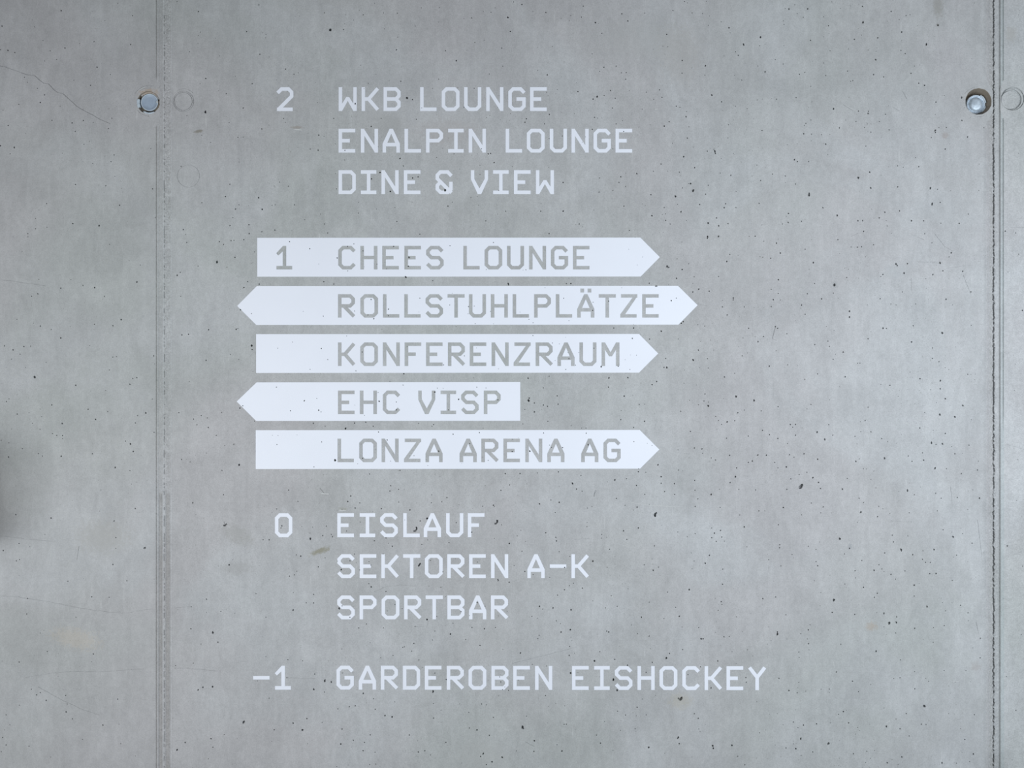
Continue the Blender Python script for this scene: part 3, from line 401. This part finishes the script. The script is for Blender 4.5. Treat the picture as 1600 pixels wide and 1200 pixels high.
def joint(prof, xl, xr, ntl, ntr, dx):
    cols = int((xr-xl)/dx); rows = []; y = TOP
    while y <= BOT:
        rows.append(y); y += 1 if -60 <= y < 1260 else 4
    rows = sorted(set(rows + [r for nt in (ntl, ntr) if nt for r in (nt[0][1], nt[1][1], nt[2][1], nt[3][1])] + [BOT]))
    vs_, tone, fs = [], [], []
    for y in rows:
        a = notch(y, xl, ntl, xl) if ntl else xl; b = notch(y, xr, ntr, xr) if ntr else xr
        for i in range(cols+1):
            x = a + (b-a)*i/cols; d, t = prof(x, y)
            wdw = min(1, (x-a)/1.0, (b-x)/1.0); d *= max(0, wdw)
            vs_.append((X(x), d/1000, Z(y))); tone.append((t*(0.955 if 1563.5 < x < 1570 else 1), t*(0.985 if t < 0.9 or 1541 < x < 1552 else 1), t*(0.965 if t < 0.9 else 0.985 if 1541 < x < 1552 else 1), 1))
    for j in range(len(rows)-1):
        for i in range(cols):
            p = j*(cols+1)+i; fs.append((p, p+cols+1, p+cols+2, p+1))
    o = mesh_obj('formwork_joint', vs_, fs, M_seam, wall)
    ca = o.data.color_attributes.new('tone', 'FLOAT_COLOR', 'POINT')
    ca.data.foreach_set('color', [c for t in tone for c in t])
    return o
setp(joint(left_profile, L1, C1, NOT_L, None, 0.6), 'raised double ridge joint left of the lettering')
setp(joint(right_profile, R0, R1, NOT_R0, NOT_R1, 0.6), 'open ragged joint at the right edge')

# scraped pale streaks: thin shavings of lighter cement skin on the face
vs_, fs = [], []
for pts, wd in SCRATCH:
    if wd <= 0: continue
    dp = densify(pts, 5, 0.15); n = len(dp); L = []
    for i, (x, y) in enumerate(dp):
        a = dp[max(0, i-1)]; b = dp[min(n-1, i+1)]; dx, dy = b[0]-a[0], b[1]-a[1]; l = math.hypot(dx, dy)
        hw = wd*0.42*(0.25 + 0.75*math.sin(math.pi*(i+0.5)/n)); nx, ny = -dy/l*hw, dx/l*hw
        for sx_, dd in ((-1, 0.00002), (0, -0.00022), (1, 0.00002)):
            vs_.append((X(x+nx*sx_), dd, Z(y+ny*sx_)))
    base = len(vs_) - 3*n
    for i in range(n-1):
        for j in range(2):
            p = base + i*3 + j; fs.append((p, p+1, p+4, p+3))
sc = mesh_obj('scratch', vs_, fs, M_scratch, wall); setp(sc, 'pale scrape marks', kind='stuff')

# tie holes cast into the wall
def lathe(name, cx, cy, prof, mat, parent, n=48, wob=0.0, smooth=True):      # prof: (radius px, depth m)
    vs_, fs = [], []
    for k_, (r, d) in enumerate(prof):
        for i in range(n):
            t = 2*math.pi*i/n; rr = r*(1 + wob*(vnoise(i/3.0, k_+cx) - 0.5))
            vs_.append((X(cx + rr*math.cos(t)), d, Z(cy - rr*math.sin(t))))
    for k_ in range(len(prof)-1):
        for i in range(n):
            a = k_*n+i; b = k_*n+(i+1) % n; fs.append((a, b, b+n, a+n))
    if prof[-1][0] < 3: fs.append([(len(prof)-1)*n + i for i in range(n)])
    return mesh_obj(name, vs_, fs, mat, parent, smooth)
def cone_from(loop, cx, cy, stages, mat):
    n = len(loop); vs_, fs = [], []
    for (s_, d) in stages:
        for (x, y) in loop: vs_.append((X(cx + (x-cx)*s_), d, Z(cy + (y-cy)*s_)))
    for k_ in range(len(stages)-1):
        for i in range(n): a = k_*n+i; b = k_*n+(i+1) % n; fs.append((a, b, b+n, a+n))
    fs.append([(len(stages)-1)*n+i for i in range(n)])
    return mesh_obj('tie_hole', vs_, fs, mat, wall)
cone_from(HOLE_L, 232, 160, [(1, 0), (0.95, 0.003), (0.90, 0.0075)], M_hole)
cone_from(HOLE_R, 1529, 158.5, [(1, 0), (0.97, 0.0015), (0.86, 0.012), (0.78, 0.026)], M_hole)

# ---------------------------------------------------------------- anchor plugs in the tie holes
def cyl_profile(r, d0, d1): return [(r, d1), (r, d0)]
p1 = empty('anchor_plug', (X(232), 0.004, Z(160)))
setp(p1, 'flat blue-grey plastic plug filling the tie hole by the left joint', 'plug')
lathe('plug_cap', 233.2, 159.6, [(12.2, 0.0125), (13.4, 0.005), (13.3, 0.0022), (12.6, 0.0014), (11.6, 0.0013), (10.9, 0.0019), (7, 0.0021), (1.2, 0.0021)], M_cap, p1)
lathe('cap_rim', 233.2, 159.6, [(13.35, 0.0030), (13.55, 0.0018), (13.1, 0.0008), (12.3, 0.0009), (12.0, 0.0016)], M_rim, p1)
def arc_block(cx, cy, r0, r1, a0, a1, d0, d1, mat, parent, name='mortar_fragment', n=10, jit=0.5):
    vs_, fs = [], []
    for i in range(n+1):
        t = math.radians(a0 + (a1-a0)*i/n); e = 0.35 if i in (0, n) else 0.0
        q0 = r0 + e + random.uniform(-jit, jit)*0.4; q1 = r1 - e + random.uniform(-jit, jit)
        mid = (q0+q1)/2
        for (q, d) in ((q0, d1), (q0+0.2, d0+0.0006), (mid, d0), (q1-0.2, d0+0.0006), (q1, d1)):
            vs_.append((X(cx + q*math.cos(t)), d, Z(cy - q*math.sin(t))))
    for i in range(n):
        for j in range(4):
            a = i*5+j; fs.append((a, a+5, a+6, a+1))
    fs.append([0, 1, 2, 3, 4]); fs.append([n*5+j for j in (4, 3, 2, 1, 0)])
    return mesh_obj(name, vs_, fs, mat, parent)
setp(arc_block(234, 160, 15.6, 20.4, 164, 206, -0.0010, 0.0070, M_rim, p1), 'pale chip at the left rim')
setp(arc_block(233.4, 159.5, 16.0, 18.6, 239, 297, -0.0012, 0.0060, M_rim, p1), 'pale curved bar under the cap')
setp(arc_block(233.5, 159.5, 10.5, 13.2, 354, 368, -0.0004, 0.0030, M_mortar, p1, n=5, jit=0.6), 'small crumb on the right of the cap')
arc_block(232.5, 160, 14.2, 17.4, 20, 140, 0.0018, 0.0110, M_wall, p1, n=22, jit=0.4)
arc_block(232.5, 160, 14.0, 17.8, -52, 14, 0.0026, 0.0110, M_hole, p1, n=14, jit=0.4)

p2 = empty('anchor_plug', (X(1529), 0.018, Z(158.5)))
setp(p2, 'round worn silvery plug sunk in the brown-edged tie hole by the right joint', 'plug')
lathe('plug_body', 1529.6, 160.2, [(15.0, 0.0262), (15.3, 0.0180), (14.9, 0.0158), (14.0, 0.0150), (13.0, 0.0156), (12.3, 0.0172), (11.2, 0.0170), (10.2, 0.0146), (6.5, 0.0138), (1.5, 0.0136)], M_zinc, p2, wob=0.03)
setp(arc_block(1529.6, 160.2, 13.6, 15.9, 8, 66, 0.0120, 0.0230, M_rim, p2, name='collar_lip', n=12, jit=0.35), 'pale broken collar lip')
setp(arc_block(1529.6, 160.2, 13.8, 15.8, -58, -12, 0.0128, 0.0230, M_rim, p2, name='collar_lip', n=9, jit=0.35), 'pale broken collar lip')

# ---------------------------------------------------------------- the alphabet: chamfered strokes, unit = photo px, y down, cap height 37.4
a_ = 2.8; Lx, T, B, H = 2.8, 2.8, 34.6, 37.4; c_ = 4.9
def stroke(pts, closed=False, w_=a_):
    n = len(pts); quads = []; offs = []
    for i in range(n):
        p = Vector(pts[i]); pr = Vector(pts[i-1]) if (closed or i > 0) else None; nx = Vector(pts[(i+1) % n]) if (closed or i < n-1) else None
        d1 = (p-pr).normalized() if pr is not None else None; d2 = (nx-p).normalized() if nx is not None else None
        if d1 is None: d1 = d2
        if d2 is None: d2 = d1
        n1 = Vector((-d1.y, d1.x)); n2 = Vector((-d2.y, d2.x)); m = (n1+n2).normalized(); s_ = w_/m.dot(n1)
        offs.append((p + m*s_, p - m*s_))
    for i in range(n if closed else n-1):
        j = (i+1) % n; quads.append([tuple(offs[i][0]), tuple(offs[j][0]), tuple(offs[j][1]), tuple(offs[i][1])])
    return quads
def rect(x0, y0, x1, y1): return [[(x0, y0), (x1, y0), (x1, y1), (x0, y1)]]
def octo(W):
    R = W-2.8; return stroke([(Lx+c_, T), (R-c_, T), (R, T+c_), (R, B-c_), (R-c_, B), (Lx+c_, B), (Lx, B-c_), (Lx, T+c_)], True)
def mirror(polys, W): return [[(W-x, y) for x, y in p] for p in polys]
def bowl(R, y0=T, y1=18.7): return stroke([(Lx, y0), (R-c_, y0), (R, y0+c_), (R, y1-c_), (R-c_, y1), (Lx, y1)])
V_half = [[(0, 0), (5.5, 0), (5.5, 13.6), (13.5, 28.4), (13.5, H), (10.7, H), (0, 14.2)]]
A_half = [[(0, 23.6), (5.6, 23.6), (5.6, H), (0, H)], [(0, 23.6), (11, 0), (13.6, 0), (13.6, 7.9), (6.9, 23.6)]]
M_v = [[(2.8, 0), (5.4, 0), (14.15, 15.6), (22.9, 0), (25.5, 0), (25.5, 7.3), (16.5, 21.9), (11.8, 21.9), (2.8, 7.3)]]
G = {
 'O': octo(28), '0': octo(27.2), 'D': stroke([(Lx, T), (19.3, T), (24.2, T+c_), (24.2, B-c_), (19.3, B), (Lx, B)], True),
 'C': stroke([(25.6, 8.6), (19.8, T), (Lx+c_, T), (Lx, T+c_), (Lx, B-c_), (Lx+c_, B), (19.8, B), (25.6, 28.8)]),
 'G': stroke([(25.0, 8.9), (19.2, T), (Lx+c_, T), (Lx, T+c_), (Lx, B-c_), (Lx+c_, B), (24.5-c_, B), (24.5, B-c_), (24.5, 18.75), (12.7, 18.75)]),
 'S': stroke([(25.4, 8.6), (19.6, T), (7.9, T), (2.8, 7.9), (2.8, 13.1), (8.4, 18.7), (19.9, 18.7), (24.9, 23.7), (24.9, 29.7), (20.0, B), (7.9, B), (1.9, 28.6)]),
 'U': stroke([(Lx, 0), (Lx, B-c_), (Lx+c_, B), (24.2-c_, B), (24.2, B-c_), (24.2, 0)]),
 'N': rect(0, 0, 5.6, H) + rect(21.4, 0, 27, H) + [[(2.8, 0), (4.9, 0), (24.2, 29.9), (24.2, H), (22.1, H), (2.8, 6.9)]],
 'M': rect(0, 0, 5.5, H) + rect(22.8, 0, 28.3, H) + M_v,
 'W': rect(0, 0, 5.5, H) + rect(22.8, 0, 28.3, H) + [[(x, H-y) for x, y in p] for p in M_v],
 'K': rect(0, 0, 5.6, H) + rect(3, 15.9, 11, 21.5) + stroke([(25.4, 2.0), (11.0, 18.7), (25.4, 35.4)]),
 'B': rect(0, 0, 5.6, H) + bowl(24.1) + bowl(24.1, 18.7, B), 'P': rect(0, 0, 5.6, H) + bowl(23.9),
 'R': rect(0, 0, 5.6, H) + bowl(24.1) + stroke([(9.0, 18.6), (25.4, 35.3)]),
 'E': stroke([(26.2, T), (Lx, T), (Lx, B), (26.2, B)]) + rect(3, 15.95, 17.7, 21.55),
 'F': stroke([(26.2, T), (Lx, T), (Lx, H)]) + rect(3, 15.75, 17.5, 21.35),
 'H': rect(0, 0, 5.6, H) + rect(21.4, 0, 27, H) + rect(3, 15.8, 24, 21.3),
 'I': rect(0, 0, 24.4, 5.6) + rect(0, H-5.6, 24.4, H) + rect(9.4, 3, 15.0, 34),
 'L': stroke([(Lx, 0), (Lx, B), (25.9, B)]), 'T': rect(0, 0, 27, 5.6) + rect(10.7, 3, 16.3, H),
 'Z': rect(1.2, 0, 27, 5.6) + rect(0, 31.8, 25.9, H) + [[(19.5, 5.4), (23, 0.5), (27, 0.5), (27, 3.5), (7.8, 31.8), (4, 37), (0, 37), (0, 32)]],
 'A': A_half + mirror(A_half, 27.2) + rect(3, 22.1, 24.2, 27.7),
 'V': V_half + mirror(V_half, 27.0),
 'Y': stroke([(2.2, 1.9), (14.2, 17.4), (26.2, 1.9)]) + rect(11.4, 17.4, 17.0, H),
 '&': stroke([(24.9, 9.0), (19.0, T), (Lx+c_, T), (Lx, T+c_), (Lx, 13.2), (24.9, 35.3)]) + stroke([(24.1, 18.1), (24.1, 29.7), (19.2, B), (7.8, B), (2.8, 29.6), (2.8, 23.8), (7.7, 18.9)]),
 '-': rect(0, 16.0, 25.8, 21.5),
 '1': [[(10.8, 0), (15.8, 0), (15.8, H), (10.2, H), (10.2, 8.9), (3.4, 15.3), (-0.1, 11.7)]] + rect(0.3, 31.8, 25.2, H),
 '2': stroke([(1.8, 9.1), (8.0, T), (18.7, T), (23.7, 7.8), (23.7, 14.3), (4.5, 33.5)]) + rect(0.7, 31.8, 25.5, H) + [[(0.7, 33.3), (2.5, 31.5), (7, 34), (7, H), (.7, H)]],
}
G['Ä'] = G['A'] + rect(5.0, -8.9, 10.8, -2.6) + rect(16.6, -8.9, 22.4, -2.6)
def place(ch, x, y, k_=1.0, ky=1.0): return [[(x + px*k_, y + py*ky) for px, py in p] for p in G[ch]]

TH = 0.0004     # thickness of the foil
def foil(polys, cut, name, parent=None):
    """solid sheet with the outline of the union of polys minus cut letters minus the pits below; returns list of islands"""
    bb = [bbox(p) for p in polys]; ab = (min(b[0] for b in bb), min(b[1] for b in bb), max(b[2] for b in bb), max(b[3] for b in bb))
    pits = [p[0] for p in PITS if hit(bbox(p[0]), ab)]
    allp = polys + cut + pits; nb, nc = len(polys), len(cut)
    cv, cf, cid = run_cdt(allp)
    tri = [list(f) for f, ids in zip(cf, cid) if any(i < nb for i in ids) and not any(i >= nb for i in ids)]
    # islands
    par = list(range(len(cv)))
    def find(i):
        while par[i] != i: par[i] = par[par[i]]; i = par[i]
        return i
    for f in tri:
        for b in f[1:]: par[find(b)] = find(f[0])
    isl = {}
    for f in tri: isl.setdefault(find(f[0]), []).append(f)
    def tarea(fs_): return sum(abs(area2([(cv[i].x, cv[i].y) for i in f])) for f in fs_)
    groups = sorted(isl.values(), key=tarea, reverse=True)
    return cv, [g for g in groups if tarea(g) > 1.0]
def foil_mesh(cv, tri, name, parent, mat=None):
    vs_, idx, fs = [], {}, []
    def vid(i, d):
        if (i, d) not in idx: idx[(i, d)] = len(vs_); vs_.append((X(cv[i].x), d, Z(-cv[i].y)))
        return idx[(i, d)]
    es = {(a, b) for f in tri for a, b in zip(f, f[1:]+f[:1])}
    for f in tri: fs.append([vid(i, -TH) for i in f])
    for (a, b) in es:
        if (b, a) not in es: fs.append([vid(b, -TH), vid(a, -TH), vid(a, 0.0), vid(b, 0.0)])
    return mesh_obj(name, vs_, fs, mat or M_vinyl, parent)

LINES = [
 ("2", 136.2, [432.0], "white digit 2 on grey concrete, left of the WKB LOUNGE line"),
 ("WKB LOUNGE", 136.1, [529.2,564.9,599.3,None,656.4,690.1,725.1,759.6,794.2,828.1], "white lettering WKB LOUNGE on grey concrete, top line of the list"),
 ("ENALPIN LOUNGE", 201.1, [529.0,563.8,597.7,632.0,665.6,700.2,732.3,None,790.0,823.1,858.9,892.9,927.3,961.6], "white lettering ENALPIN LOUNGE on grey concrete, below WKB LOUNGE"),
 ("DINE & VIEW", 265.9, [529.0,563.8,596.0,630.9,None,680.5,None,735.7,770.4,803.0,837.3], "white lettering DINE & VIEW on grey concrete, above the first arrow sign"),
 ("0", 802.0, [429.6], "white digit 0 on grey concrete, left of the EISLAUF line"),
 ("EISLAUF", 801.9, [527.0,562.0,594.0,630.0,662.0,697.0,730.9], "white lettering EISLAUF on grey concrete, first line under the arrows"),
 ("SEKTOREN A-K", 865.9, [527.0,562.0,595.8,629.8,663.8,698.8,732.9,767.2,None,823.9,859.1,892.8], "white lettering SEKTOREN A-K on grey concrete, between EISLAUF and SPORTBAR"),
 ("SPORTBAR", 930.3, [526.8,561.8,596.2,631.4,665.0,699.0,732.8,767.0], "white lettering SPORTBAR on grey concrete, below SEKTOREN A-K"),
 ("-1", 1040.2, [395.5,429.4], "white lettering -1 on grey concrete, left of the bottom line"),
 ("GARDEROBEN EISHOCKEY", 1040.1, [525.7,560.5,595.0,629.5,663.7,698.0,732.0,767.7,801.8,836.0,None,893.7,928.3,960.6,996.0,1030.4,1066.0,1100.8,1135.1,1168.8], "white lettering GARDEROBEN EISHOCKEY on grey concrete, bottom line of the list"),
]
NM = {'&': 'ampersand', '-': 'dash'}
for text, y, xs, label in LINES:
    used = [x for x in xs if x is not None]
    digit = text in ('2', '0')
    if digit:
        cv, gs = foil(place(text, xs[0], y, 1, 0.998), [], 'digit')
        o = foil_mesh(cv, [f for g in gs for f in g], 'digit', None); setp(o, label, 'digit'); continue
    root = empty('lettering', (X(used[0]), 0.0, Z(y+37.4))); setp(root, label, 'lettering')
    for ch, x in zip(text, xs):
        if ch == ' ': continue
        yy = y + (0.9*(x-526)/640 if y > 1000 and x > 500 else 0)
        cv, gs = foil(place(ch, x, yy, 1, 0.998), [], 'letter')
        nm = NM.get(ch, 'digit' if ch.isdigit() else 'letter')
        o = foil_mesh(cv, [f for g in gs for f in g], nm, root)
        setp(o, {'-': 'white dash', '&': 'white ampersand'}.get(ch, 'white %s %s' % (nm, ch)))

ARROWS = [
 ([(402.0,371.6),(1000.5,371.2),(1031.0,401.8),(1001.0,432.1),(402.0,432.4)], "1CHEES LOUNGE", 384.0, [431.6,528.4,563.0,597.2,631.8,665.8,None,723.8,757.0,792.0,826.5,860.6,895.0],
  "white right-pointing arrow sign cut out with 1 CHEES LOUNGE, topmost arrow"),
 ([(370.6,478.0),(401.2,447.0),(1059.5,446.7),(1090.0,476.9),(1060.0,507.3),(400.5,507.8)], "ROLLSTUHLPLÄTZE", 459.4, [528.0,563.0,598.2,631.6,664.8,699.2,732.6,766.8,800.8,834.4,868.3,901.7,935.4,969.0,1003.2],
  "long white double-pointed arrow sign cut out with ROLLSTUHLPLÄTZE"),
 ([(400.2,522.1),(998.4,521.8),(1028.4,552.3),(998.4,582.3),(400.2,582.7)], "KONFERENZRAUM", 534.9, [528.0,562.8,598.0,632.2,665.6,699.7,733.8,768.0,802.4,836.8,870.8,905.2,939.8],
  "white right-pointing arrow sign cut out with KONFERENZRAUM"),
 ([(369.8,627.4),(401.0,597.4),(813.0,596.9),(813.0,657.5),(400.4,657.8)], "EHC VISP", 610.1, [528.0,562.2,598.0,None,653.4,688.4,720.4,755.8],
  "short white left-pointing arrow sign with square right end, cut out with EHC VISP"),
 ([(399.6,672.2),(999.6,671.8),(1030.2,702.3),(1000.0,732.3),(399.6,732.8)], "LONZA ARENA AG", 685.2, [527.3,561.2,596.2,631.2,664.7,None,718.0,752.0,786.4,820.6,855.0,None,908.0,942.7],
  "white right-pointing arrow sign cut out with LONZA ARENA AG, lowest arrow"),
]
for outline, text, y, xs, label in ARROWS:
    cut = []; chars = list(text)
    for ch, x in zip(chars, xs):
        if ch == ' ' or x is None: continue
        cut += place(ch, x + 0.15, y + 0.15, 0.985, 0.985)
    cv, gs = foil([outline], cut, 'arrow_sign')
    cx = sum(p[0] for p in outline)/len(outline); cy = sum(p[1] for p in outline)/len(outline)
    root = empty('arrow_sign', (X(outline[0][0]), 0.0, Z(max(p[1] for p in outline)))); setp(root, label, 'arrow sign')
    foil_mesh(cv, gs[0], 'arrow_plate', root)
    for g in gs[1:]: foil_mesh(cv, g, 'letter_counter', root)

# made-up wooden block, unseen left of the frame, added to shade the wall's edge
M_wood = plain('brown_wood', (0.24, 0.155, 0.095), 0.5, 0, 0.04, 60, 0.3)
x0, x1, y0, z0, z1, e = -1.30, -0.822, -0.14, Z(850), Z(706), 0.004
prof = [(0, z0), (y0+e, z0), (y0, z0+e), (y0, z1-e), (y0+e, z1), (0, z1)]
vs_ = [(x, y, z) for x in (x0, x1) for y, z in prof]
fs = [(i, i+1, i+7, i+6) for i in range(5)] + [(5, 4, 3, 2, 1, 0), (6, 7, 8, 9, 10, 11)]
setp(mesh_obj('shade_block_1', vs_, fs, M_wood), kind='structure')

# ---------------------------------------------------------------- floor in front of the wall (below the frame)
fl = mesh_obj('floor', [(-1.836, 0.0, 0), (2.046, 0.0, 0), (2.046, -4.2, 0), (-1.836, -4.2, 0)], [(0, 3, 2, 1)], M_floor); setp(fl, kind='structure')
